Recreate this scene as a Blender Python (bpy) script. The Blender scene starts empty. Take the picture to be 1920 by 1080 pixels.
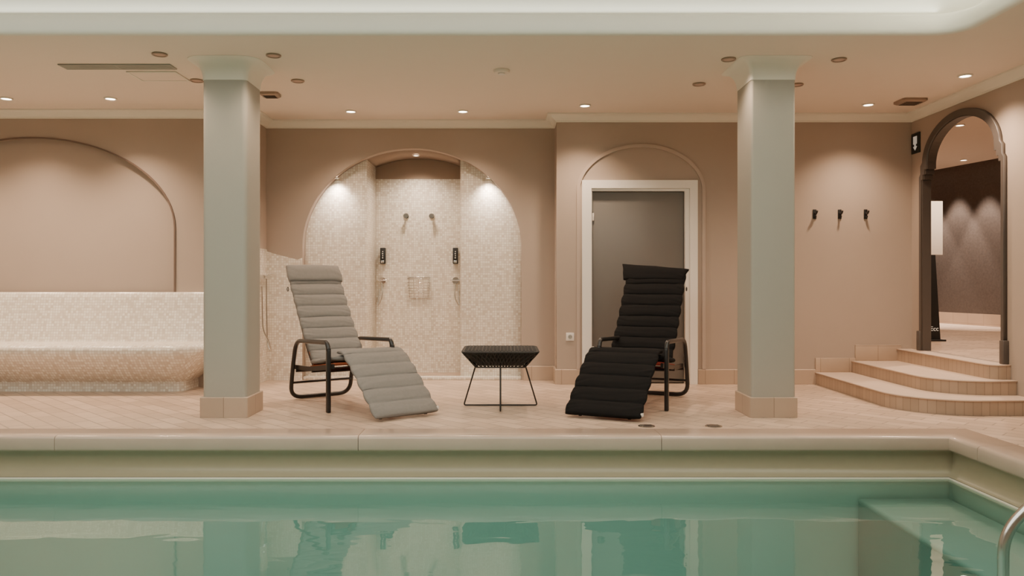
import bpy, bmesh, math, random
from mathutils import Vector, Matrix
random.seed(4)
scene = bpy.context.scene
COL = scene.collection
pi = math.pi

# ------------------------------------------------------------------ helpers
def box_uv(me):
    uvl = me.uv_layers.get("UVMap") or me.uv_layers.new(name="UVMap")
    for p in me.polygons:
        n = p.normal
        a = [abs(n.x), abs(n.y), abs(n.z)]
        k = a.index(max(a))
        for li in p.loop_indices:
            c = me.vertices[me.loops[li].vertex_index].co
            if k == 0: uv = (c.y, c.z)
            elif k == 1: uv = (c.x, c.z)
            else: uv = (c.x, c.y)
            uvl.data[li].uv = uv

def link(name, me, mat=None, parent=None, loc=None, smooth=False):
    o = bpy.data.objects.new(name, me)
    if mat is not None:
        me.materials.clear(); me.materials.append(mat)
    if smooth:
        for p in me.polygons: p.use_smooth = True
    box_uv(me)
    COL.objects.link(o)
    if parent is not None: o.parent = parent
    if loc is not None: o.location = loc
    return o

def mesh(name, vs, fs, mat=None, parent=None, loc=None, smooth=False, fixn=True):
    me = bpy.data.meshes.new(name)
    me.from_pydata([tuple(v) for v in vs], [], fs)
    if fixn:
        bm = bmesh.new(); bm.from_mesh(me)
        bmesh.ops.recalc_face_normals(bm, faces=bm.faces)
        bm.to_mesh(me); bm.free()
    me.update()
    return link(name, me, mat, parent, loc, smooth)

def auto_smooth(o, ang=35):
    me = o.data
    for p in me.polygons: p.use_smooth = True
    try: me.set_sharp_from_angle(angle=math.radians(ang))
    except Exception: pass

def box(name, x0, x1, y0, y1, z0, z1, mat=None, bevel=0, parent=None, seg=2, loc=None):
    bm = bmesh.new()
    bmesh.ops.create_cube(bm, size=1)
    for v in bm.verts:
        v.co = Vector(((x0+x1)/2+v.co.x*(x1-x0), (y0+y1)/2+v.co.y*(y1-y0), (z0+z1)/2+v.co.z*(z1-z0)))
    if bevel:
        bmesh.ops.bevel(bm, geom=bm.edges[:], offset=bevel, segments=seg, profile=0.5, affect='EDGES')
    me = bpy.data.meshes.new(name); bm.to_mesh(me); bm.free()
    o = link(name, me, mat, parent, loc)
    if bevel: auto_smooth(o, 50)
    return o

def cyl(name, c, r, h, mat, axis='Z', parent=None, seg=32, r2=None, bevel=0):
    bm = bmesh.new()
    bmesh.ops.create_cone(bm, cap_ends=True, segments=seg, radius1=r, radius2=r if r2 is None else r2, depth=h)
    if bevel:
        es = [e for e in bm.edges if abs(e.verts[0].co.z-e.verts[1].co.z) < 1e-6]
        bmesh.ops.bevel(bm, geom=es, offset=bevel, segments=2, profile=0.5, affect='EDGES')
    if axis == 'Y': bmesh.ops.rotate(bm, verts=bm.verts, matrix=Matrix.Rotation(pi/2, 3, 'X'))
    if axis == 'X': bmesh.ops.rotate(bm, verts=bm.verts, matrix=Matrix.Rotation(pi/2, 3, 'Y'))
    bmesh.ops.translate(bm, verts=bm.verts, vec=Vector(c))
    me = bpy.data.meshes.new(name); bm.to_mesh(me); bm.free()
    o = link(name, me, mat, parent)
    auto_smooth(o, 40)
    return o

def tubes(name, paths, r, mat, parent=None, cyclic=False, res=4, loc=None):
    cu = bpy.data.curves.new("tmp", 'CURVE'); cu.dimensions = '3D'
    cu.bevel_depth = r; cu.bevel_resolution = res; cu.use_fill_caps = True
    for pts in paths:
        sp = cu.splines.new('POLY'); sp.points.add(len(pts)-1)
        for i, p in enumerate(pts): sp.points[i].co = (p[0], p[1], p[2], 1)
        sp.use_cyclic_u = cyclic
    ob = bpy.data.objects.new("tmp", cu); COL.objects.link(ob)
    dg = bpy.context.evaluated_depsgraph_get()
    me = bpy.data.meshes.new_from_object(ob.evaluated_get(dg))
    bpy.data.objects.remove(ob); bpy.data.curves.remove(cu)
    me.name = name
    return link(name, me, mat, parent, loc, smooth=True)

def fillet(pts, r, n=8):
    P = [Vector(p) for p in pts]; out = [P[0]]
    for i in range(1, len(P)-1):
        a = P[i-1]-P[i]; b = P[i+1]-P[i]
        rr = min(r, a.length*.48, b.length*.48)
        p0 = P[i]+a.normalized()*rr; p2 = P[i]+b.normalized()*rr
        for k in range(n+1):
            t = k/n
            out.append((1-t)**2*p0+2*t*(1-t)*P[i]+t*t*p2)
    out.append(P[-1]); return out

def polyfill(name, outer, holes, e, mapf, mat, parent=None):
    """flat outline with holes, thickness e; mapf(u,v,w) w in 0..e -> xyz"""
    cu = bpy.data.curves.new("tmp", 'CURVE'); cu.dimensions = '2D'
    cu.fill_mode = 'BOTH'; cu.extrude = e/2
    for pts in [outer]+holes:
        sp = cu.splines.new('POLY'); sp.points.add(len(pts)-1)
        for i, p in enumerate(pts): sp.points[i].co = (p[0], p[1], 0, 1)
        sp.use_cyclic_u = True
    ob = bpy.data.objects.new("tmp", cu); COL.objects.link(ob)
    dg = bpy.context.evaluated_depsgraph_get()
    me = bpy.data.meshes.new_from_object(ob.evaluated_get(dg))
    bpy.data.objects.remove(ob); bpy.data.curves.remove(cu)
    bm = bmesh.new(); bm.from_mesh(me)
    for v in bm.verts: v.co = Vector(mapf(v.co.x, v.co.y, v.co.z+e/2))
    bmesh.ops.remove_doubles(bm, verts=bm.verts, dist=1e-5)
    bmesh.ops.recalc_face_normals(bm, faces=bm.faces)
    bm.to_mesh(me); bm.free(); me.name = name; me.update()
    return link(name, me, mat, parent)

def sweep_xy(name, path, prof, mat, closed_prof=True, smooth=True, parent=None, ang=35):
    """sweep profile (out,z) along XY polyline; out = right-hand side of travel, mitred"""
    P = [Vector(p) for p in path]; n = len(P); vs = []; fs = []
    for i in range(n):
        d0 = (P[i]-P[i-1]).normalized() if i > 0 else None
        d1 = (P[i+1]-P[i]).normalized() if i < n-1 else None
        if d0 is None: d0 = d1
        if d1 is None: d1 = d0
        n0 = Vector((d0.y, -d0.x)); n1 = Vector((d1.y, -d1.x))
        m = (n0+n1).normalized(); m = m/max(.2, m.dot(n0))
        for (o, z) in prof: vs.append((P[i].x+m.x*o, P[i].y+m.y*o, z))
    k = len(prof)
    for i in range(n-1):
        for j in range(k if closed_prof else k-1):
            a = i*k+j; b = i*k+(j+1) % k
            fs.append((a, b, b+k, a+k))
    if closed_prof:
        fs.append(tuple(range(k))); fs.append(tuple(reversed(range((n-1)*k, n*k))))
    o = mesh(name, vs, fs, mat, parent, fixn=closed_prof)
    if smooth: auto_smooth(o, ang)
    return o

def sweep_planar(name, pts, lat, w, t, mat, parent=None, cyclic=False):
    """rect section: w along lat, t in plane"""
    P = [Vector(p) for p in pts]; lat = Vector(lat).normalized(); n = len(P); vs = []; fs = []
    for i in range(n):
        a = P[i-1] if (i > 0 or cyclic) else P[i]; b = P[(i+1) % n] if (i < n-1 or cyclic) else P[i]
        T = (b-a).normalized(); N = T.cross(lat).normalized()
        for (s, q) in ((-1, -1), (1, -1), (1, 1), (-1, 1)):
            vs.append(P[i]+lat*(w/2*s)+N*(t/2*q))
    m = n if cyclic else n-1
    for i in range(m):
        for j in range(4):
            a = i*4+j; b = i*4+(j+1) % 4; c = ((i+1) % n)*4
            fs.append((a, b, c+(j+1) % 4, c+j))
    if not cyclic:
        fs.append((0, 1, 2, 3)); fs.append(tuple((n-1)*4+q for q in (3, 2, 1, 0)))
    o = mesh(name, vs, fs, mat, parent)
    auto_smooth(o, 40)
    return o

def loft(name, rings, mat, parent=None, cap=True, smooth=True, ang=50, loc=None):
    k = len(rings[0]); vs = [v for r in rings for v in r]; fs = []
    for i in range(len(rings)-1):
        for j in range(k):
            fs.append((i*k+j, i*k+(j+1) % k, (i+1)*k+(j+1) % k, (i+1)*k+j))
    if cap:
        fs.append(tuple(range(k))); fs.append(tuple(range((len(rings)-1)*k, len(rings)*k)))
    o = mesh(name, vs, fs, mat, parent, loc=loc)
    if smooth: auto_smooth(o, ang)
    return o

def rrect(x0, x1, y0, y1, r, z, n=6):
    out = []
    for (cx, cy, a0) in ((x1-r, y1-r, 0), (x0+r, y1-r, 90), (x0+r, y0+r, 180), (x1-r, y0+r, 270)):
        for i in range(n+1):
            a = math.radians(a0+90*i/n)
            out.append((cx+r*math.cos(a), cy+r*math.sin(a), z))
    return out

def empty(name, loc, rot=0):
    e = bpy.data.objects.new(name, None); COL.objects.link(e)
    e.location = loc; e.rotation_euler = (0, 0, rot); e.empty_display_size = .1
    return e

def tag(o, label, cat, group=None):
    o["label"] = label; o["category"] = cat
    if group: o["group"] = group
    return o
def struct(o, label=None):
    o["kind"] = "structure"
    if label: o["label"] = label
    return o

# ------------------------------------------------------------------ materials
def mat_base(name, col, rough=.6, metal=0, noise=.04, nscale=6, bump=0, bscale=200, spec=.5, coat=0):
    m = bpy.data.materials.new(name); m.use_nodes = True
    nt = m.node_tree; b = nt.nodes["Principled BSDF"]
    b.inputs["Roughness"].default_value = rough; b.inputs["Metallic"].default_value = metal
    b.inputs["Specular IOR Level"].default_value = spec
    b.inputs["Coat Weight"].default_value = coat
    tc = nt.nodes.new("ShaderNodeTexCoord")
    nz = nt.nodes.new("ShaderNodeTexNoise"); nz.inputs["Scale"].default_value = nscale; nz.inputs["Detail"].default_value = 3
    nt.links.new(tc.outputs["Object"], nz.inputs["Vector"])
    mx = nt.nodes.new("ShaderNodeMix"); mx.data_type = 'RGBA'
    mx.inputs[6].default_value = tuple(c*(1-noise) for c in col)+(1,)
    mx.inputs[7].default_value = tuple(min(1, c*(1+noise)) for c in col)+(1,)
    nt.links.new(nz.outputs["Fac"], mx.inputs[0]); nt.links.new(mx.outputs[2], b.inputs["Base Color"])
    if bump:
        n2 = nt.nodes.new("ShaderNodeTexNoise"); n2.inputs["Scale"].default_value = bscale
        nt.links.new(tc.outputs["Object"], n2.inputs["Vector"])
        bp = nt.nodes.new("ShaderNodeBump"); bp.inputs["Strength"].default_value = bump; bp.inputs["Distance"].default_value = .002
        nt.links.new(n2.outputs["Fac"], bp.inputs["Height"]); nt.links.new(bp.outputs[0], b.inputs["Normal"])
    return m

def mat_brick(name, c1, c2, mortar, w, h, ms, rough=.3, offset=0.0, rot=0, bump=.3, spec=.5, nvar=0.15, bias=0):
    m = bpy.data.materials.new(name); m.use_nodes = True
    nt = m.node_tree; b = nt.nodes["Principled BSDF"]
    b.inputs["Roughness"].default_value = rough; b.inputs["Specular IOR Level"].default_value = spec
    tc = nt.nodes.new("ShaderNodeTexCoord")
    mp = nt.nodes.new("ShaderNodeMapping"); mp.inputs["Rotation"].default_value = (0, 0, rot)
    nt.links.new(tc.outputs["UV"], mp.inputs["Vector"])
    br = nt.nodes.new("ShaderNodeTexBrick"); br.offset = offset; br.squash = 1
    br.inputs["Color1"].default_value = c1+(1,); br.inputs["Color2"].default_value = c2+(1,)
    br.inputs["Mortar"].default_value = mortar+(1,)
    br.inputs["Scale"].default_value = 1; br.inputs["Mortar Size"].default_value = ms
    br.inputs["Mortar Smooth"].default_value = .2; br.inputs["Bias"].default_value = bias
    br.inputs["Brick Width"].default_value = w; br.inputs["Row Height"].default_value = h
    nt.links.new(mp.outputs[0], br.inputs["Vector"])
    nz = nt.nodes.new("ShaderNodeTexNoise"); nz.inputs["Scale"].default_value = 2.5; nz.inputs["Detail"].default_value = 4
    nt.links.new(tc.outputs["Object"], nz.inputs["Vector"])
    mr = nt.nodes.new("ShaderNodeMapRange"); mr.inputs["To Min"].default_value = 1-nvar; mr.inputs["To Max"].default_value = 1+nvar
    nt.links.new(nz.outputs["Fac"], mr.inputs["Value"])
    vm = nt.nodes.new("ShaderNodeVectorMath"); vm.operation = 'SCALE'
    nt.links.new(br.outputs["Color"], vm.inputs[0]); nt.links.new(mr.outputs[0], vm.inputs["Scale"])
    nt.links.new(vm.outputs[0], b.inputs["Base Color"])
    bp = nt.nodes.new("ShaderNodeBump"); bp.invert = True; bp.inputs["Strength"].default_value = bump; bp.inputs["Distance"].default_value = .002
    nt.links.new(br.outputs["Fac"], bp.inputs["Height"]); nt.links.new(bp.outputs[0], b.inputs["Normal"])
    return m

def mat_emit(name, col, s):
    m = bpy.data.materials.new(name); m.use_nodes = True
    b = m.node_tree.nodes["Principled BSDF"]
    b.inputs["Base Color"].default_value = col+(1,)
    b.inputs["Emission Color"].default_value = col+(1,); b.inputs["Emission Strength"].default_value = s
    return m

M_wall = mat_base("taupe_plaster", (.435, .352, .288), .75, noise=.02, bump=.12, bscale=90)
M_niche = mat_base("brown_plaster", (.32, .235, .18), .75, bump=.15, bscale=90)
M_pillar = mat_base("plaster_cool_tint", (.40, .375, .32), .7, noise=.02, bump=.2, bscale=120)  # grey-green tint of the cool pool light is put into this colour
M_ceil = mat_base("ceiling_paint", (.82, .725, .63), .8, noise=.01)
M_white = mat_base("white_plaster", (.83, .80, .71), .65, noise=.01)
M_frame = mat_base("white_lacquer", (.88, .84, .77), .35, noise=.01)
M_door = mat_base("grey_satin_door", (.165, .153, .138), .35, noise=.05, nscale=2)
M_arch = mat_base("dark_bronze_paint", (.09, .075, .066), .45)
M_bead = mat_base("shadow_brown_bead", (.16, .11, .085), .6)  # dark tone paints the shadow line along the recess edge
M_beadw = mat_base("taupe_bead", (.47, .38, .315), .6)
M_mosaic = mat_brick("glass_mosaic", (.90, .86, .77), (.62, .53, .43), (.66, .58, .48), .026, .026, .0022, rough=.2, bump=.6, nvar=.04, bias=-.2)
M_floor = mat_brick("terracotta_floor_tile", (.62, .47, .36), (.49, .365, .275), (.33, .245, .185), .30, .13, .006, rough=.36, offset=.5, rot=pi/4, bump=.3, nvar=.16)
M_base = mat_brick("stone_skirting", (.51, .385, .29), (.44, .33, .245), (.31, .23, .17), .30, .40, .003, rough=.5, bump=.2)
M_step = mat_brick("step_riser_tile", (.47, .345, .25), (.41, .30, .215), (.25, .18, .135), .065, .40, .002, rough=.5, bump=.2)
M_tread = mat_base("step_tread_stone", (.60, .465, .365), .45, noise=.08, nscale=5)
M_coping = mat_base("coping_stone", (.52, .40, .315), .2, noise=.09, nscale=3)
M_band = mat_base("pool_band_liner", (.36, .315, .21), .35, noise=.04)
M_lip = mat_base("pool_lip_white", (.68, .66, .54), .3, noise=.02)
M_liner = mat_base("pool_liner_aqua", (.44, .61, .56), .5, noise=.03, nscale=1.5)
M_linerd = mat_base("pool_riser_shaded_teal", (.20, .33, .30), .5, noise=.03, nscale=1.5)  # shade on the riser painted as a darker liner colour
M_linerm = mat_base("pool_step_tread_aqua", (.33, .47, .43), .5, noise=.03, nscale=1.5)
M_black = mat_base("black_lacquered_wood", (.018, .016, .015), .3, noise=.1)
M_blackm = mat_base("black_metal", (.012, .012, .012), .4)
M_cord = mat_base("black_cord", (.02, .018, .016), .7, noise=.2, nscale=60)
M_grey = mat_base("grey_canvas", (.225, .212, .198), .9, noise=.1, nscale=40, bump=.4, bscale=500, spec=.2)
M_blk = mat_base("black_canvas", (.008, .0075, .0075), .9, noise=.1, nscale=40, bump=.4, bscale=500, spec=.15)
M_orange = mat_base("orange_webbing", (.48, .13, .05), .8)
M_red = mat_base("red_webbing", (.40, .04, .025), .8)
M_chrome = mat_base("chrome", (.75, .73, .70), .15, metal=1, noise=.01)
M_steel = mat_base("brushed_steel", (.62, .61, .58), .22, metal=1, noise=.05, nscale=30)
M_plastic = mat_base("white_plastic", (.78, .74, .68), .4)
M_ring = mat_base("lamp_ring_nickel", (.36, .27, .21), .35, metal=.4)
M_lamp_on = mat_emit("lamp_glow", (1, .84, .66), 18)
M_lamp_dim = mat_emit("lamp_off_glass", (.45, .30, .22), .1)
M_dark = mat_base("dark_recess", (.08, .06, .05), .6)
M_darkwall = mat_base("dark_brown_wallcovering", (.085, .066, .056), .5, noise=.35, nscale=30, bump=.6, bscale=60)
M_signgreen = mat_base("sign_dark", (.015, .022, .02), .4)
M_signwhite = mat_emit("sign_white_glow", (.80, .80, .74), .2)  # faint emission put in to brighten sign marks and stand lettering
M_vent = mat_base("vent_metal", (.36, .36, .32), .5)

# water
M_water = bpy.data.materials.new("pool_water"); M_water.use_nodes = True
nt = M_water.node_tree; nt.nodes.clear()
out = nt.nodes.new("ShaderNodeOutputMaterial"); mix = nt.nodes.new("ShaderNodeMixShader")
tr = nt.nodes.new("ShaderNodeBsdfTransparent"); tr.inputs[0].default_value = (.80, .92, .885, 1)
gl = nt.nodes.new("ShaderNodeBsdfGlossy"); gl.inputs["Roughness"].default_value = .015; gl.inputs["Color"].default_value = (.92, 1, .97, 1)
fr = nt.nodes.new("ShaderNodeFresnel"); fr.inputs["IOR"].default_value = 1.52
tc = nt.nodes.new("ShaderNodeTexCoord"); mp = nt.nodes.new("ShaderNodeMapping"); mp.inputs["Scale"].default_value = (1.0, 2.4, 1)
nz = nt.nodes.new("ShaderNodeTexNoise"); nz.inputs["Scale"].default_value = 1.8; nz.inputs["Detail"].default_value = 2; nz.inputs["Distortion"].default_value = .3
bp = nt.nodes.new("ShaderNodeBump"); bp.inputs["Strength"].default_value = .22; bp.inputs["Distance"].default_value = .012
nt.links.new(tc.outputs["Object"], mp.inputs[0]); nt.links.new(mp.outputs[0], nz.inputs["Vector"])
nt.links.new(nz.outputs["Fac"], bp.inputs["Height"])
nt.links.new(bp.outputs[0], fr.inputs["Normal"]); nt.links.new(bp.outputs[0], gl.inputs["Normal"])
nt.links.new(fr.outputs[0], mix.inputs[0]); nt.links.new(tr.outputs[0], mix.inputs[1]); nt.links.new(gl.outputs[0], mix.inputs[2])
nt.links.new(mix.outputs[0], out.inputs[0])

# ------------------------------------------------------------------ dimensions
CZ = 2.815
XL, XR = -6.6, 4.26
YL, YM, YR = 7.9, 8.4, 8.08
PX, PY, PN = 3.05, 5.30, .8
WZ = -.285
TH = .06      # thickness of the right wall

xz = lambda Y: (lambda u, v, w: (u, Y+w, v))
yz = lambda X: (lambda u, v, w: (X+w, u, v))
xy = lambda Z: (lambda u, v, w: (u, v, Z+w))

def arch(cx, hw, z0, h, a0=0, a1=180, n=40):
    return [(cx+hw*math.cos(math.radians(a0+(a1-a0)*i/n)), z0+h*math.sin(math.radians(a0+(a1-a0)*i/n))) for i in range(n+1)]

# ------------------------------------------------------------------ floor / ceiling
F = polyfill("floor", [(XL, 5.56), (3.31, 5.56), (3.31, .54), (XL, .54), (XL, -3), (XR+TH, -3), (XR+TH, 9.2), (XL, 9.2)], [], .12, xy(-.12), M_floor)
struct(F, "pinkish terracotta tiled pool deck")
r = .22; ex, ey = 3.25, 5.50
arc = [(ex-r+r*math.cos(a), ey-r+r*math.sin(a)) for a in [pi/2*(1-i/10) for i in range(11)]]
C = polyfill("ceiling", [(XL, ey)]+arc+[(ex, -3), (XR+TH, -3), (XR+TH, 9.2), (XL, 9.2)], [], .05, xy(CZ), M_ceil)
struct(C, "warm white plaster ceiling")
cp = [(0, CZ), (.02, 2.817), (.036, 2.828), (.042, 2.85), (.036, 2.90), (.02, 2.945), (-.01, 2.972), (-.05, 2.985), (-.058, 2.985), (-.06, 3.0), (-.16, 3.0), (-.16, 3.02),
      (-.155, 3.10), (-.13, 3.2), (-.08, 3.29), (0, 3.35), (.12, 3.39), (.25, 3.40)]
cv = sweep_xy("trim_1", [(XL, ey)]+arc+[(ex, -3)], cp, M_white, closed_prof=False, ang=60)
struct(cv, "white curved cove moulding around the raised ceiling")
struct(box("ceiling_upper", XL, 3.6, -3, 5.8, 3.40, 3.45, M_white), "raised white ceiling above the pool")

# ------------------------------------------------------------------ walls
ar = [(-3.36, .9)]+arch(-4.82, 1.46, 1.62, .92)+[(-6.28, .9)]
struct(polyfill("wall_back_left", [(XL, 0), (-2.58, 0), (-2.58, CZ), (XL, CZ)], [ar], .06, xz(YL), M_wall), "taupe plaster wall with arched recess")
struct(box("wall_recess_back", XL, -2.66, YL+.06, YL+.12, 0, CZ, M_wall), "smooth plaster inside the arched recess")
struct(sweep_planar("trim_2", [(x, YL-.004, z) for (x, z) in ar], (0, 1, 0), .018, .016, M_bead), "thin bead darkened as a shadow line around the arched recess")
struct(box("wall_return_left", -2.66, -2.58, YL+.06, YM+.1, 0, CZ, M_wall))
# middle with big arch
WT = .12
acx, ahw, az0, ah = -1.0, 1.19, 1.45, 1.07
aa = arch(acx, ahw, az0, ah)
outl = [(-2.58, 0)]+[(acx-ahw, 0)]+list(reversed(aa))+[(acx+ahw, 0), (.55, 0), (.55, CZ), (-2.58, CZ)]
o = struct(polyfill("wall_back_middle", outl, [], WT, xz(YM), M_wall), "taupe plaster wall with wide arch opening")
nx0, nx1, nyf, ny = -1.510, -.4815, YM+WT, 9.12
struct(box("wall_niche_left", -2.40, nx0, nyf, ny, 0, 2.70, M_mosaic, bevel=.012), "cream glass mosaic shower niche side")
struct(box("wall_niche_right", nx1, .40, nyf, ny, 0, 2.70, M_mosaic, bevel=.012), "cream glass mosaic shower niche side")
struct(box("wall_niche_back", nx0-.1, nx1+.1, ny, ny+.08, 0, 2.28, M_mosaic), "cream glass mosaic shower back wall")
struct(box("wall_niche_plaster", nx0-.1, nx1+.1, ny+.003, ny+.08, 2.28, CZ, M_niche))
th = math.degrees(math.acos((nx1-acx)/ahw)); th2 = math.degrees(math.acos((nx0-acx)/ahw))
va = arch(acx, ahw, az0-.0, ah, th, th2, 16)
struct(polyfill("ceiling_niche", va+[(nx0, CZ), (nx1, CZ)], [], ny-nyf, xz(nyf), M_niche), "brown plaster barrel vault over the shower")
struct(polyfill("trim_3", [(-2.575, 0), (acx-ahw, 0), (acx-ahw, 1.33), (-2.24, 1.31), (-2.36, 1.34), (-2.48, 1.37), (-2.575, 1.40)], [], .01, xz(YM-.01), M_mosaic), "cream mosaic wainscot beside the shower arch")
struct(box("trim_4", -2.58, -2.57, YL+.0, YM-.01, 0, 1.42, M_mosaic), "cream mosaic wainscot on the return wall")
struct(box("trim_13", acx-ahw, acx+ahw, YM+.02, nyf, 0, .035, M_mosaic, bevel=.006), "low mosaic threshold of the shower")
# right section
dx0, dx1, dz = .90, 1.95, 2.055
struct(polyfill("wall_back_right", [(.55, 0), (dx0, 0), (dx0, dz), (dx1, dz), (dx1, 0), (XR, 0), (XR, CZ), (.55, CZ)], [], .12, xz(YR), M_wall), "taupe plaster wall with coat hooks")
struct(box("wall_return_right", .55, .67, YR+.12, YM+.12, 0, CZ, M_wall))
struct(box("wall_behind_door", .67, 2.3, 8.36, 8.40, 0, 2.4, M_niche))
# right wall with arched doorway
jy0, jy1, sz = 6.58, 7.84, .37
hole = [(jy0, sz), (jy1, sz), (jy1, 2.10), (jy1-.03, 2.10), (jy1-.03, 2.15), (jy1-.06, 2.15), (jy1-.06, 2.2), (jy1-.09, 2.2), (jy1-.09, 2.25)]
ay = (jy0+jy1)/2; ahw2 = (jy1-jy0)/2-.09
harc = arch(ay, ahw2, 2.25, .36, 0, 180, 30)
hole += harc[1:-1]
hole += [(jy0+.09, 2.25), (jy0+.09, 2.2), (jy0+.06, 2.2), (jy0+.06, 2.15), (jy0+.03, 2.15), (jy0+.03, 2.10), (jy0, 2.10)]
struct(polyfill("wall_right", [(-3, 0), (9.2, 0), (9.2, 3.1), (5.9, 3.1), (5.9, CZ+.03), (-3, CZ+.03)], [hole], TH, yz(XR), M_wall), "taupe plaster wall with arched doorway")
sur_out = [(jy0-.035, sz), (jy1+.035, sz), (jy1+.035, 2.13), (jy1+.01, 2.16), (jy1+.01, 2.24)]+arch(ay, ahw2+.07, 2.25, .42, 3, 177, 30)+[(jy0-.01, 2.24), (jy0-.01, 2.16), (jy0-.035, 2.13)]
poly = [sur_out[0]]+[(jy0, sz)]+list(reversed(hole[2:]))+[(jy1, sz)]+sur_out[1:]
struct(polyfill("trim_5", poly, [], .035, yz(XR-.035), M_arch), "dark bronze moulded surround of the arched doorway")
lin = [(jy1, sz)]+hole[2:]+[(jy0, sz)]
vs = []; fs = []
for (y, z) in lin:
    vs.append((XR-.02, y, z)); vs.append((XR+TH+.005, y, z))
for (y, z) in lin:
    yy = y-.010 if y > ay else y+.010; zz = z-.010 if z > 2.25 else z
    vs.append((XR-.02, yy, zz)); vs.append((XR+TH+.005, yy, zz))
n = len(lin)
for i in range(n-1):
    fs.append((2*i, 2*i+1, 2*i+3, 2*i+2))
    q = 2*n+2*i; fs.append((q, q+1, q+3, q+2))
    fs.append((2*i, 2*i+2, q+2, q)); fs.append((2*i+1, 2*i+3, q+3, q+1))
struct(mesh("trim_6", vs, fs, M_arch), "dark jamb lining of the arched doorway")
struct(box("trim_7", XR-.05, XR, jy1+.002, jy1+.06, sz, sz+.20, M_arch, bevel=.006))
struct(box("trim_8", XR-.05, XR, jy0-.06, jy0-.002, sz, sz+.20, M_arch, bevel=.006))
# enclosing walls
struct(box("wall_left", XL-.1, XL, -3, 9.2, -.1, 3.5, M_wall))
struct(box("wall_near", XL, XR, -3.1, -3, -.1, 3.5, M_wall))

# room beyond
HX = XR+TH
struct(box("floor_hall", HX, 9, 5.5, 15, sz-.1, sz, M_floor), "tiled floor of the hall beyond the arch")
struct(box("ceiling_hall", HX, 9, 5.5, 15, 3.0, 3.1, M_ceil))
struct(box("wall_hall_back", HX, 9, 14.9, 15, sz, 3.0, M_wall))
struct(box("wall_hall_near", HX, 9, 5.4, 5.5, sz, 3.0, M_wall))
struct(box("wall_hall_left", HX, HX+.1, 9.2, 15, sz, 3.0, M_wall))
p0, p1 = Vector((8.20, 9.9)), Vector((7.05, 14.9))
dd = (p1-p0).normalized(); nn = Vector((-dd.y, dd.x))
def slab(name, a, b, z0, z1, t0, t1, mat):
    pts = [a+nn*t0, b+nn*t0, b+nn*t1, a+nn*t1]
    vs = [(p.x, p.y, z) for z in (z0, z1) for p in pts]
    return mesh(name, vs, [(0, 1, 2, 3), (4, 5, 6, 7), (0, 1, 5, 4), (1, 2, 6, 5), (2, 3, 7, 6), (3, 0, 4, 7)], mat)
struct(slab("wall_hall_right", p0, p1, sz, 3.0, -.1, 0, M_darkwall), "dark brown textured wall in the hall")
struct(slab("baseboard_hall", p0, p1, sz, sz+.19, 0, .02, M_base), "stone skirting below the dark wall")
struct(box("wall_hall_end", 8.2, 9, 5.5, 9.95, sz, 3.0, M_darkwall))

# cornice + baseboards
cor = [(0, 2.735), (.012, 2.735), (.014, 2.75), (.03, 2.76), (.05, 2.782), (.075, 2.798), (.10, 2.802), (.10, 2.815), (0, 2.815)]
struct(sweep_xy("trim_9", [(XL, YL), (-2.58, YL), (-2.58, YM), (.55, YM), (.55, YR), (XR, YR), (XR, -3)], cor, M_white), "white plaster cornice")
bb = [(0, 0), (.018, 0), (.018, .15), (.012, .156), (0, .156)]
struct(sweep_xy("baseboard_middle", [(acx+ahw+.02, YM), (.55, YM), (.55, YR), (.818, YR)], bb, M_base), "beige stone skirting")
struct(sweep_xy("baseboard_right", [(2.025, YR), (3.25, YR)], bb, M_base), "beige stone skirting")
struct(box("baseboard_step_1", 3.25, 3.665, YR-.018, YR, .125, .275, M_base, bevel=.003))
struct(box("baseboard_step_2", 3.665, 4.14, YR-.018, YR, .245, .41, M_base, bevel=.003))

# door
struct(box("door_1", dx0+.025, dx1-.06, YR+.055, YR+.095, .01, 2.015, M_door, bevel=.004), "smooth dark grey door leaf")
D1 = bpy.data.objects["door_1"]
for z in (1.75, .35):
    h = box("hinge", dx0+.010, dx0+.045, YR+.035, YR+.055, z-.04, z+.04, M_plastic, bevel=.003, parent=D1)
    h["label"] = "white door hinge"
fo = [(dx0-.085, 0), (dx0-.085, 2.13), (dx1+.07, 2.13), (dx1+.07, 0)]
fi = [(dx1-.012, 0), (dx1-.012, 2.045), (dx0+.012, 2.045), (dx0+.012, 0)]
struct(polyfill("trim_10", fo+fi, [], .02, xz(YR-.02), M_frame), "white lacquered door architrave")
fo = [(dx0, 0), (dx0, 2.055), (dx1, 2.055), (dx1, 0)]; fi = [(dx1-.055, 0), (dx1-.055, 2.02), (dx0+.02, 2.02), (dx0+.02, 0)]
struct(polyfill("trim_11", fo+fi, [], .11, xz(YR+.0), M_frame), "white lacquered door lining")
da = [(2.085, .158)]+[(2.085, 1.95)]+arch(1.43, .655, 2.02, .47)+[(.775, 1.95), (.775, .158)]
struct(sweep_planar("trim_12", [(x, YR-.008, z) for x, z in da], (0, 1, 0), .02, .035, M_beadw), "slim arched moulding around the door")

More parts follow.
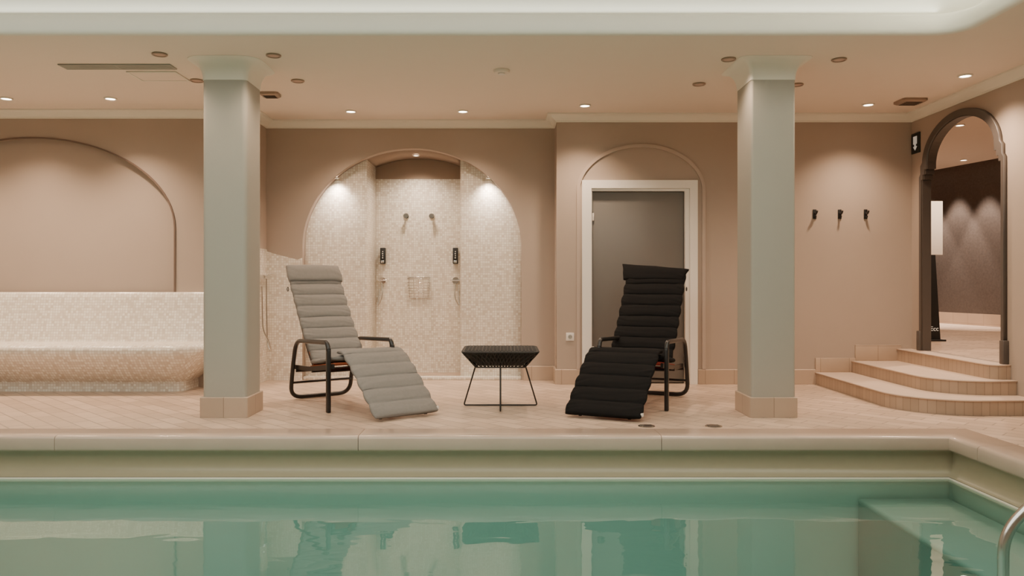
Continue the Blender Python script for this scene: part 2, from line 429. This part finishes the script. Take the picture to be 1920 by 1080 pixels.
# ------------------------------------------------------------------ pillars
def pillar(x0, x1, y0, y1, lab, rad, soft):
    e = empty("pillar", ((x0+x1)/2, (y0+y1)/2, 0)); hx, hy = (x1-x0)/2, (y1-y0)/2
    loft("shaft", [rrect(-hx, hx, -hy, hy, rad, z) for z in (.14, 1.4, 2.67)], M_pillar, e)
    rings = []
    R, H = .11, .150
    prof = [(0.004, 2.655)]+[(.005+R*(1-math.cos(a)), 2.662+H*math.sin(a)) for a in [pi/2*i/20 for i in range(21)]]+[(.005+R, CZ)]
    for (o_, z) in prof: rings.append(rrect(-hx-o_, hx+o_, -hy-o_, hy+o_, rad+o_*soft, z, 8))
    c = loft("capital", rings, M_white, e, ang=75); c["label"] = "white flared plaster capital"
    b = loft("base", [rrect(-hx-.014, hx+.014, -hy-.014, hy+.014, .012, z, 3) for z in (0, .155)] + [rrect(-hx-.010, hx+.010, -hy-.010, hy+.010, .012, .16, 3)], M_base, e, ang=30)
    b["label"] = "beige stone tile skirting"
    tag(e, lab, "pillar", "square plaster pillars beside the pool")
pillar(-2.375, -2.025, 6.08, 6.45, "plaster pillar, greyed for cool light, beside the mosaic bench", .04, .9)
pillar(1.945, 2.292, 6.08, 6.46, "plaster pillar, greyed for cool light, beside the black recliner", .02, .5)

# ------------------------------------------------------------------ bench
bench = empty("mosaic_bench", (-4.8, 7.6, 0))
def bench_ring(off, z, n=10):
    x1 = -3.12+off; y0 = 7.52-off; y1 = YL-.001; x0 = XL+.002; r_ = .10+off
    pts = [(x0, y1), (x1, y1), (x1, y0+r_)]
    pts += [(x1-r_+r_*math.cos(a), y0+r_-r_*math.sin(a)) for a in [pi/2*i/n for i in range(1, n)]]
    pts += [(x1-r_, y0), (x0, y0)]
    return [(p[0]+4.8, p[1]-7.6, z) for p in pts]
prof = [(0, 0), (0, .09), (.01, .10), (.05, .13), (.12, .20), (.19, .28), (.245, .35), (.27, .39), (.275, .42), (.268, .445), (.245, .463), (.21, .472)]
loft("seat_base", [bench_ring(a, b) for a, b in prof], M_mosaic, bench, ang=60)
bx0, bx1 = XL+.002, -2.70
sec = [(YL-.001, .465), (7.72, .465), (7.735, .50), (7.80, .90), (7.81, .945), (7.825, .962), (YL-.001, .965)]
vs = [(x+4.8, y-7.6, z) for x in (bx0, bx1) for (y, z) in sec]; k = len(sec)
fs = [tuple(range(k)), tuple(range(k, 2*k))]+[(i, (i+1) % k, (i+1) % k+k, i+k) for i in range(k)]
o = mesh("backrest", vs, fs, M_mosaic, bench); auto_smooth(o, 30)
tag(bench, "heated bench clad in cream glass mosaic along the wall", "bench")

# ------------------------------------------------------------------ steps
def step_outline(x0, y0, r_, n=14):
    return [(XR-.001, YR-.001), (x0, YR-.001), (x0, y0+r_)]+[(x0+r_-r_*math.cos(a), y0+r_-r_*math.sin(a)) for a in [pi/2*i/n for i in range(1, n)]]+[(x0+r_, y0), (XR-.001, y0)]
st = empty("curved_steps", (3.9, 7.2, 0))
for (x0, y0, r_, z0, z1) in ((3.25, 6.15, .55, 0, .125), (3.63, 6.42, .42, .125, .245), (4.10, 6.50, .10, .245, .37)):
    ol = step_outline(x0, y0, r_)
    rings = [[(x-3.9, y-7.2, z) for x, y in ol] for z in (z0, z1-.012)]
    o = loft("riser", rings, M_step, st, ang=30)
    me = o.data; uv = me.uv_layers["UVMap"]
    acc = {}; s = 0
    for i, (x, y) in enumerate(ol):
        if i: s += math.dist(ol[i-1], ol[i])
        acc[(round(x-3.9, 4), round(y-7.2, 4))] = s
    for p in me.polygons:
        if abs(p.normal.z) < .5:
            for li in p.loop_indices:
                c = me.vertices[me.loops[li].vertex_index].co
                uv.data[li].uv = (acc.get((round(c.x, 4), round(c.y, 4)), 0), c.z)
    ol2 = step_outline(x0-.008, y0-.008, r_)
    polyfill("tread", [(x-3.9, y-7.2) for x, y in ol2], [], .012, xy(z1-.012), M_tread, st)
tag(st, "low curved steps of beige stone leading to the arched doorway", "steps")

# ------------------------------------------------------------------ pool
ppath = [(XL+.01, PY), (PX, PY), (PX, PN), (XL+.01, PN)]
BC = Vector((-1.5, 3, -.9))
basin = empty("swimming_pool", BC)
def shift(o):
    for v in o.data.vertices: v.co -= BC
    return o
cpr = [(-.28, -.115), (-.28, .004), (-.276, .008), (-.035, .009), (-.014, .006), (-.003, -.002), (.002, -.014), (.003, -.080), (-.003, -.092), (-.02, -.097), (-.06, -.10), (-.06, -.115)]
g = .0018
segs = [[(XL+.01, PY), (-5.15-g, PY)], [(-5.15+g, PY), (-3.08-g, PY)], [(-3.08+g, PY), (-1.0-g, PY)], [(-1.0+g, PY), (1.08-g, PY)], [(1.08+g, PY), (PX, PY), (PX, 4.98+g)],
        [(PX, 4.98-g), (PX, 2.9+g)], [(PX, 2.9-g), (PX, PN), (1.5, PN)], [(1.5-g, PN), (-1.5+g, PN)], [(-1.5-g, PN), (XL+.01, PN)]]
for sg in segs:
    o = shift(sweep_xy("coping_stone", sg, cpr, M_coping, ang=50, parent=basin)); o["label"] = "glossy pink beige coping stone with rounded nose"
o = shift(sweep_xy("upper_band", ppath, [(-.045, -.10), (-.06, -.12), (-.062, -.17), (-.05, -.22), (-.02, -.262), (.0, -.272)], M_band, closed_prof=False, ang=60, parent=basin)); o["label"] = "beige liner band above the water"
o = shift(sweep_xy("waterline_lip", ppath, [(0, -.274), (.010, -.273), (.014, -.278), (.014, -.30), (0, -.30)], M_lip, parent=basin)); o["label"] = "thin white lip at the waterline"
shift(sweep_xy("liner_wall", ppath, [(0, -.30), (0, -1.0)], M_liner, closed_prof=False, parent=basin))
shift(box("liner_floor", XL, PX, PN, PY, -1.0, -.95, M_liner, parent=basin))
o = shift(box("submerged_step_riser", 2.42, 2.45, 1.6, PY-.02, -.95, -.43, M_linerd, parent=basin)); o["label"] = "underwater riser with its shade as darker teal colour"
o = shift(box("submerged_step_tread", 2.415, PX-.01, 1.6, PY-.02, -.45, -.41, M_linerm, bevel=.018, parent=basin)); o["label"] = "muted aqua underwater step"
tag(basin, "swimming pool with beige coping and pale aqua liner", "swimming pool")
w = mesh("pool_water", [(XL+.015, PN+.002, WZ), (PX-.002, PN+.002, WZ), (PX-.002, PY-.002, WZ), (XL+.015, PY-.002, WZ)], [(0, 1, 2, 3)], M_water)
tag(w, "calm clear teal green pool water", "water"); w["kind"] = "stuff"

# handrail
hr = empty("pool_handrail", (3.45, 3.4, 0))
pts = [Vector((-1.255, 0, -.94))]+fillet([(-1.255, 0, -.60), (-1.255, 0, -.04), (-.50, 0, .72), (0, 0, .72), (0, 0, .012)], .10)
tubes("rail", [pts], .0235, M_steel, hr, res=6)
cyl("flange", (0, 0, .012), .05, .022, M_steel, parent=hr)
tag(hr, "curved brushed steel handrail rising from the pool", "handrail")

# ------------------------------------------------------------------ recliners
def cushion(name, path, w, nseg, h0, mat, parent, yoff=0, flare=0, fil=.25, skew=0):
    P = [Vector((p[0], 0, p[1])) for p in path]
    F_ = fillet([tuple(p) for p in P], fil, 10)
    L = [0]
    for i in range(1, len(F_)): L.append(L[-1]+(F_[i]-F_[i-1]).length)
    tot = L[-1]; N = nseg*16; rings = []
    def at(s):
        s = max(0, min(tot, s))
        for i in range(1, len(L)):
            if L[i] >= s-1e-9 and L[i] > L[i-1]:
                t = (s-L[i-1])/(L[i]-L[i-1]); return F_[i-1].lerp(F_[i], t)
        return F_[-1]
    M = 32
    for i in range(N+1):
        s = i/N; c = at(s*tot); T = (at(s*tot+.01)-at(s*tot-.01)).normalized(); Nn = Vector((0, 1, 0)).cross(T).normalized()
        if Nn.z < 0 or (abs(Nn.z) < .2 and Nn.x < 0): Nn = -Nn
        ph = abs(math.sin(pi*nseg*s)); g = .50+.50*ph**.42
        h = h0*g; hw = w/2*(1+flare*s*s)-.007*(1-ph**.5)+.003*math.sin(i*.37)
        ring = []
        for j in range(M):
            a = 2*pi*j/M; ca, sa = math.cos(a), math.sin(a)
            yy = hw*(abs(ca)**.32)*(1 if ca > 0 else -1)
            tt = h*(abs(sa)**.62)*(1 if sa > 0 else -1)
            wr = .0030*math.sin(yy*46+i*.9)*math.sin(i*.35+yy*11)*ph
            q = c+Vector((0, yy+yoff, 0))+Nn*(tt+h0*.6+(wr if sa > 0 else 0))+T*(skew*s*yy/w+.004*math.sin(yy*17+int(nseg*s)*2.1))
            ring.append(tuple(q))
        rings.append(ring)
    return loft(name, rings, mat, parent, ang=80)

def recliner(loc, th, fabric, web, yleg, mirror, label):
    rot = math.atan2(-math.cos(th), math.sin(th))
    e = empty("recliner_chair", (loc[0], loc[1], 0), rot)
    hy = .29
    path = [(.385, -hy, .50), (.36, -hy, .57), (-.33, -hy, .545), (-.41, -hy, .30), (-.47, -hy, .022), (-.47, hy, .022), (-.41, hy, .30), (-.33, hy, .545), (.36, hy, .57), (.385, hy, .50)]
    P = fillet(path, .11, 8)
    tubes("arm_frame", [P], .019, M_black, e, res=5)
    wb = .51 if not mirror else .58
    wl = .57 if not mirror else .62
    yb = 0 if not mirror else -.05
    for s in (-1, 1):
        box("front_leg", .36, .40, s*hy-.017, s*hy+.017, 0, .53, M_black, bevel=.008, parent=e)
        sweep_planar("seat_rail", fillet([(-.43, s*(hy-.035), .30), (-.1, s*(hy-.035), .31), (.40, s*(hy-.035), .375)], .1), (0, 1, 0), .022, .04, M_black, e)
        sweep_planar("back_rail", fillet([(-.06, s*.215+yb, .30), (-.22, s*.215+yb, .46), (-.50, s*.215+yb, .86), (-.69, s*.215+yb, 1.14)], .1), (0, 1, 0), .025, .03, M_black, e)
        sweep_planar("leg_rest_rail", [(.37, s*.20+yleg, .42), (.95, s*.20+yleg, .018)], (0, 1, 0), .025, .025, M_black, e)
    for (x, z) in ((.30, .33), (-.38, .27), (-.02, .30)):
        cyl("crossbar", (x, 0, z), .013, 2*hy-.04, M_black, 'Y', e)
    cyl("crossbar", (-.43, 0, .16), .011, 2*hy, M_black, 'Y', e)
    for nm, pp, yo, wd in (("back_webbing", [(-.06, .33), (-.22, .49), (-.50, .89), (-.68, 1.14)], yb, .46), ("seat_webbing", [(-.10, .335), (.38, .40)], 0, .50),
                           ("leg_rest_webbing", [(.37, .44), (.96, .035)], yleg+(.024 if not mirror else -.01), wl-(.055 if not mirror else .12))):
        o = sweep_planar(nm, fillet([(a, yo, b) for a, b in pp], .12), (0, 1, 0), wd, .006, web, e)
        o["label"] = "coloured fabric webbing under the cushion"
    cushion("back_cushion", [(-.04, .37), (-.13, .44), (-.32, .66), (-.52, .94), (-.655, 1.13)], wb, 8, .029, fabric, e, yoff=yb)
    if not mirror:
        cushion("headrest_cushion", [(-.59, 1.06), (-.655, 1.16), (-.69, 1.205)], .53, 1, .034, fabric, e)
    else:
        cushion("headrest_cushion", [(-.60, 1.075), (-.655, 1.16), (-.69, 1.20)], .59, 1, .027, fabric, e, flare=.16, yoff=yb-.02, skew=-.07)
    cushion("seat_cushion", [(-.08, .36), (.10, .375), (.38, .425)], .53, 3, .026, fabric, e)
    cushion("leg_rest_cushion", [(.30, .465), (.40, .475), (.58, .36), (1.0, .022)], wl, 6, .024, fabric, e, yoff=yleg, fil=.12)
    t = box("care_tag", .965, .995, yleg+wl/2-.01, yleg+wl/2+.008, .045, .07, M_plastic, bevel=.002, parent=e); t["label"] = "small white sewn tag"
    for s in (-1, 1):
        tubes("tie_ring", [[(-.60+.018*math.cos(a), s*(wb/2+.01)+yb, 1.0+.018*math.sin(a)) for a in [2*pi*i/12 for i in range(13)]]], .004, M_black, e, res=2)
    tag(e, label, "lounge chair", "cushioned recliners facing the pool")
    return e
recliner((-1.42, 6.78), math.radians(36), M_grey, M_orange, .095, False, "reclining lounge chair with grey channelled cushions and black frame")
recliner((1.24, 6.85), math.radians(-25), M_blk, M_red, -.065, True, "reclining lounge chair with black channelled cushions and black frame")

# ------------------------------------------------------------------ side table
tb = empty("side_table", (-.03, 6.65, 0), 0)
PP = 11
def sup(rad, z, n=96, p=PP):
    out = []
    for i in range(n):
        a = 2*pi*i/n; c, s = math.cos(a), math.sin(a)
        f = (abs(c)**p+abs(s)**p)**(-1/p)
        out.append((rad*f*c, rad*f*s, z))
    return out
loft("woven_top", [sup(a, b) for a, b in [(.10, .372), (.185, .370), (.20, .374), (.300, .474), (.318, .484), (.315, .490), (.30, .492), (.15, .490)]], M_cord, tb, ang=40)
cords = []
NN = 60
for k in range(NN):
    for dr in (1, -1):
        pts = []
        for t in range(7):
            f = t/6; rad = .214+(.319-.214)*f; z = .355+.127*f
            a = 2*pi*(k/NN)+dr*f*.20; c, s = math.cos(a), math.sin(a); g_ = (abs(c)**PP+abs(s)**PP)**(-1/PP)
            pts.append((rad*g_*c, rad*g_*s, z))
        cords.append(pts)
for k in range(-9, 10):
    y = k*.03
    hw = .30*(max(0, 1-(abs(y)/.30)**PP))**(1/PP)
    cords.append([(-hw, y, .493), (0, y, .491), (hw, y, .493)]); cords.append([(y, -hw, .495), (y, 0, .493), (y, hw, .495)])
c = tubes("woven_cord", cords, .0045, M_cord, tb, res=1); c["label"] = "criss-crossed black rope weaving"
tubes("rim", [sup(.319, .487)], .007, M_cord, tb, cyclic=True)
tubes("lower_ring", [sup(.214, .355)], .006, M_blackm, tb, cyclic=True)
for a in (0, 90, 180, 270):
    A = math.radians(a); c_, s_ = math.cos(A), math.sin(A)
    tubes("leg", [fillet([(0, 0, .352), (.212*c_, .212*s_, .352), (.315*c_, .315*s_, .008), (.26*c_, .26*s_, .008), (0, 0, .008)], .02)], .0065, M_blackm, tb)
tag(tb, "low side table with black woven rope top and wire legs", "side table")

# ------------------------------------------------------------------ shower fittings
def place(nm, loc, lab, cat, grp=None):
    e = empty(nm, loc); tag(e, lab, cat, grp); return e
for x in (-1.15, -.85):
    e = place("body_shower", (x, ny, 1.845), "small round chrome body shower on mosaic wall", "shower", "chrome body showers in the niche")
    cyl("wall_flange", (0, -.007, 0), .03, .016, M_chrome, 'Y', e); cyl("arm", (0, -.035, 0), .010, .05, M_chrome, 'Y', e)
    cyl("spray_nozzle", (0, -.065, -.004), .020, .03, M_chrome, 'Y', e, r2=.028)
for x, nx in ((-1.42, 1), (-.57, -1)):
    e = place("soap_dispenser", (x, ny, 1.375), "black wall soap dispenser with white lettering", "soap dispenser", "black dispensers in the shower")
    box("body", -.03, .03, -.075, .001, -.095, .095, M_blackm, bevel=.008, parent=e)
    box("pump_button", -.018, .018, -.088, -.074, -.085, -.055, M_chrome, bevel=.003, parent=e)
    for q in range(4):
        l = box("label_mark", -.007+.003*(q % 2), .007, -.0765, -.0745, -.03+q*.024, -.018+q*.024, M_plastic, parent=e); l["label"] = "small white printed mark"
    e = place("shower_tap", (x-.015 if nx > 0 else x, ny, 1.085), "chrome shower mixer tap with lever", "tap", "chrome taps in the shower")
    cyl("wall_plate", (0, -.006, 0), .04, .014, M_chrome, 'Y', e); cyl("valve_body", (0, -.04, 0), .024, .06, M_chrome, 'Y', e)
    tubes("lever", [[(-.06, -.06, .005), (0, -.065, 0), (.06, -.06, .005)]], .008, M_chrome, e)
    tubes("hose", [fillet([(0, -.04, -.02), (.01*nx, -.06, -.20), (-.05*nx, -.05, -.32), (-.03*nx, -.02, -.10)], .08)], .006, M_steel, e)
e = place("shower_basket", (-.998, ny, 1.0), "square chrome wire soap basket mounted on mosaic wall", "basket")
hf = .125
rimp = [(-hf, -.004, .125), (-hf, -.11, .105), (hf, -.11, .105), (hf, -.004, .125)]
tubes("rim", [rimp], .006, M_chrome, e, cyclic=True)
tubes("back_frame", [[(-hf, -.004, .125), (hf, -.004, .125), (hf*.9, -.004, -.12), (-hf*.9, -.004, -.12)]], .005, M_chrome, e, cyclic=True)
wires = []
for k in range(6):
    z = .06-k*.032; f = 1-.02*k; d = .11-.008*k
    wires.append([(-hf*f, -.006, z+.01), (-hf*f, -d, z), (hf*f, -d, z), (hf*f, -.006, z+.01)])
for k in range(5):
    x = -hf*.9+k*hf*.45
    wires.append([(x, -.11, .105), (x*.95, -.068, -.105), (x*.95, -.004, -.12)])
tubes("wire_body", wires, .0042, M_chrome, e, res=2)
e = place("hand_shower", (-2.57, 8.2, 1.12), "chrome hand shower with long hose on mosaic wall", "shower")
cyl("mixer_body", (.05, 0, 0), .022, .22, M_chrome, 'Y', e); cyl("inlet", (.024, .06, 0), .02, .05, M_chrome, 'X', e); cyl("inlet", (.024, -.06, 0), .02, .05, M_chrome, 'X', e)
tubes("lever", [[(.05, 0, .02), (.13, 0, .035)]], .007, M_chrome, e)
tubes("hose", [fillet([(.05, 0, -.02), (.045, .02, -.35), (.06, .0, -.72), (.11, -.02, -.80), (.09, -.04, -.68), (.03, -.06, -.56), (.02, -.06, -.1)], .1)], .008, M_steel, e)

# hooks
for i, x in enumerate((3.243, 3.505, 3.775)):
    e = place("coat_hook", (x, YR, 1.775), "small black coat hook on taupe wall", "hook", "black coat hooks on the wall")
    box("back_plate", -.018, .018, -.012, .001, -.05, .05, M_blackm, bevel=.004, parent=e)
    tubes("peg", [fillet([(0, -.01, .01), (0, -.055, .0), (0, -.075, .03)], .02)], .009, M_blackm, e)
    tubes("peg", [fillet([(0, -.01, -.025), (0, -.035, -.04), (0, -.045, -.02)], .02)], .007, M_blackm, e)
e = place("power_socket", (.69, YR, .495), "white wall power socket", "socket")
box("plate", -.042, .042, -.010, 0, -.042, .042, M_plastic, bevel=.003, parent=e)
cyl("socket_well", (0, -.011, 0), .022, .004, M_vent, 'Y', e)
for s in (-1, 1): cyl("pin_hole", (s*.009, -.0138, 0), .003, .002, M_dark, 'Y', e, seg=12)

# exit sign
e = place("exit_sign", (XR, 7.985, 2.50), "small dark square exit sign with white door and arrow", "sign")
box("panel", -.014, 0, -.080, .080, -.105, .105, M_signgreen, bevel=.003, parent=e)
mk = lambda nm, pts: polyfill(nm, pts, [], .003, lambda u, v, w_: (-.0175+w_, u, v), M_signwhite, e)
mk("door_mark", [(-.035, -.01), (.035, -.01), (.035, .07), (-.035, .07)])
mk("arrow_mark", [(-.014, -.009), (.014, -.009), (.014, -.035), (.038, -.035), (0, -.075), (-.038, -.035), (-.014, -.035)])

# ------------------------------------------------------------------ ceiling fittings
GL = "recessed round ceiling downlights"
def downlight(x, y, z, on, r_=.05):
    e = empty("downlight", (x, y, z))
    bm_r = [(r_*math.cos(a), r_*math.sin(a), -.006) for a in [2*pi*i/24 for i in range(24)]]
    tubes("trim_ring", [bm_r], .008, M_ring if not on else M_frame, e, cyclic=True, res=3)
    cyl("lens", (0, 0, -.004), r_*.88, .006, M_lamp_on if on else M_lamp_dim, parent=e)
    tag(e, "lit round recessed ceiling downlight" if on else "unlit round recessed ceiling downlight", "ceiling light", GL)
    return e
def spot(x, y, z, W, ang=130, blend=1.0, col=(1, .73, .52), tgt=None, rad=.06):
    l = bpy.data.lights.new("lamp", 'SPOT'); l.energy = W; l.spot_size = math.radians(ang); l.spot_blend = blend
    l.color = col; l.shadow_soft_size = rad
    o = bpy.data.objects.new("spot_light", l); COL.objects.link(o); o.location = (x, y, z)
    if tgt is not None:
        o.rotation_euler = (Vector(tgt)-Vector((x, y, z))).to_track_quat('-Z', 'Y').to_euler()
    return o
on = [(-3.74, 7.35), (-4.73, 7.35), (-5.75, 7.35), (-1.564, 7.90), (-.42, 7.90), (.80, 7.64), (3.90, 6.54), (3.58, 7.60)]
off = [(-2.64, 5.93), (-1.776, 5.96), (-1.79, 6.71), (-2.66, 6.70), (1.76, 6.06), (2.63, 6.07), (1.72, 6.82), (2.59, 6.84)]
for x, y in on: downlight(x, y, CZ, True)
for x, y in off: downlight(x, y, CZ, False)
downlight(-1.0, 8.80, 2.515, True, .035)
W = {0: 185, 1: 185, 2: 145, 3: 115, 4: 115, 5: 140, 6: 170, 7: 150}
for i, (x, y) in enumerate(on): spot(x, y, CZ-.03, W[i], 120, tgt=(x, y-.15, 0))
for x, y in off: spot(x, y, CZ-.03, 36, 130)
spot(-1.0, 8.78, 2.49, 75, 140, col=(1, .80, .62))
for x in (-1.83, -.17):
    downlight(x, 8.46, 2.21, True, .022)
    spot(x, 8.44, 2.185, 38, 120, 1, col=(1, .83, .68), tgt=(x, 8.56, 1.0), rad=.04)
# hall
for x, y in ((7.25, 12.2), (7.0, 13.3), (5.6, 9.5)): downlight(x, y, 3.0, True)
for px, py in ((7.54, 12.78), (7.655, 12.2), (7.42, 13.4)):
    spot(px-.34, py-.06, 2.95, 330, 58, .35, col=(1, .82, .68), tgt=(px-.22, py, .4))
spot(5.3, 8.4, 2.95, 300, 140); spot(6.3, 11.5, 2.95, 170, 140)  # first spot added to brighten the display stand; no fixture above it

# smoke detector, vents
e = place("smoke_detector", (-.02, 6.39, CZ), "round white smoke detector on the ceiling", "smoke detector")
cyl("housing", (0, 0, -.012), .062, .024, M_ceil, parent=e, r2=.07, bevel=.004); cyl("sensor_cap", (0, 0, -.028), .03, .012, M_plastic, parent=e)
e = place("ceiling_vent", (-3.13, 6.27, CZ), "long slotted metal air vent set in the ceiling", "air vent")
polyfill("frame", [(-.45, -.07), (.45, -.07), (.45, .07), (-.45, .07)], [[(-.435, -.055), (-.01, -.055), (-.01, .055), (-.435, .055)], [(.01, -.055), (.435, -.055), (.435, .055), (.01, .055)]], .010, xy(-.010), M_vent, e)
for s in (-1, 1):
    for k in range(4):
        y = -.040+k*.0265
        box("slat", s*.2225-.2125, s*.2225+.2125, y-.009, y+.009, -.010, -.001, M_vent, parent=e)
box("duct_recess", -.44, .44, -.06, .06, -.0015, -.0005, M_dark, parent=e)
e = place("access_hatch", (-2.93, 6.56, CZ), "square ceiling access hatch", "hatch")
box("panel", -.19, .19, -.13, .13, -.008, -.001, M_ceil, bevel=.002, parent=e)
polyfill("frame", [(-.205, -.145), (.205, -.145), (.205, .145), (-.205, .145)], [[(-.195, -.135), (.195, -.135), (.195, .135), (-.195, .135)]], .010, xy(-.010), M_white, e)
for (x, y, s) in ((-2.165, 7.17, .085), (3.91, 7.44, .12)):
    e = place("ceiling_speaker", (x, y, CZ), "flat beige grille fitting on the ceiling", "speaker", "grille fittings on the ceiling")
    loft("housing", [rrect(-s, s, -s*.9, s*.9, .03, 0), rrect(-s, s, -s*.9, s*.9, .03, -.02), rrect(-s*.85, s*.85, -s*.75, s*.75, .03, -.032)], M_ring, e)
    for k in range(5): box("grille_slat", -s*.65, s*.65, -s*.6+k*s*.28, -s*.6+k*s*.28+.006, -.036, -.031, M_dark, parent=e)
# floor drains
for x in (1.05, 1.545):
    e = place("floor_drain", (x, 5.70, 0), "small round metal floor drain in tiles", "drain", "round floor drains by the pool")
    cyl("rim", (0, 0, .002), .062, .006, M_steel, parent=e); cyl("grate", (0, 0, .0045), .048, .004, M_dark, parent=e)
    for k in range(-2, 3): box("grate_bar", -.042, .042, k*.016-.003, k*.016+.003, .006, .009, M_steel, parent=e)

# hall stand
e = empty("display_stand", (5.10, 9.15, sz), 0)
vs = [(-.14, .0, .02), (.065, .0, .02), (.03, .05, 1.05), (-.14, .05, 1.05), (-.14, .03, .02), (.065, .03, .02), (.03, .08, 1.05), (-.14, .08, 1.05)]
mesh("black_panel", vs, [(0, 1, 2, 3), (4, 5, 6, 7), (0, 1, 5, 4), (1, 2, 6, 5), (2, 3, 7, 6), (3, 0, 4, 7)], M_blackm, e)
box("foot", -.16, .09, -.08, .16, 0, .02, M_blackm, bevel=.004, parent=e)
o = box("header_board", -.14, .118, .045, .075, 1.02, 1.66, M_frame, bevel=.004, parent=e); o["label"] = "white board on top of the stand"
tx = bpy.data.curves.new("t", 'FONT'); tx.body = "Ecc"; tx.size = .075; tx.extrude = .001
to = bpy.data.objects.new("t", tx); COL.objects.link(to)
dg = bpy.context.evaluated_depsgraph_get(); me = bpy.data.meshes.new_from_object(to.evaluated_get(dg)); bpy.data.objects.remove(to)
t = link("lettering", me, M_signwhite, e, (-.058, .001, .12)); t.rotation_euler = (pi/2-.05, 0, 0)
tag(e, "black standing display board with white lettering and header", "display stand")

# ------------------------------------------------------------------ cove strips and added pool panel
def area(x, y, z, sx, sy, W, col, rot=(0, 0, 0)):
    l = bpy.data.lights.new("area", 'AREA'); l.shape = 'RECTANGLE'; l.size = sx; l.size_y = sy; l.energy = W; l.color = col
    o = bpy.data.objects.new("cove_and_panel_light", l); COL.objects.link(o); o.location = (x, y, z); o.rotation_euler = rot; return o
area(-1.5, 2.4, 3.38, 8.5, 4.5, 275, (1, .98, .88))  # added unseen panel below the raised ceiling, stands in for broad cove light
area(-1.6, 5.61, 3.03, 9.5, .05, 9, (.97, 1, .88), (pi, 0, 0))
area(3.36, 3.2, 3.03, .05, 4.2, 42, (1, 1, .88), (pi, 0, 0))
wd = bpy.data.worlds.new("World"); scene.world = wd; wd.use_nodes = True
wd.node_tree.nodes["Background"].inputs[0].default_value = (.9, .8, .7, 1); wd.node_tree.nodes["Background"].inputs[1].default_value = .05

# ------------------------------------------------------------------ camera
cam = bpy.data.cameras.new("Camera"); co = bpy.data.objects.new("Camera", cam); COL.objects.link(co)
co.location = (0, 0, 1.06); co.rotation_euler = (pi/2, 0, 0)
cam.sensor_width = 36; cam.lens = 36*1450/1920
cam.shift_x = 15/1920; cam.shift_y = -10/1920
cam.clip_start = .05
scene.camera = co
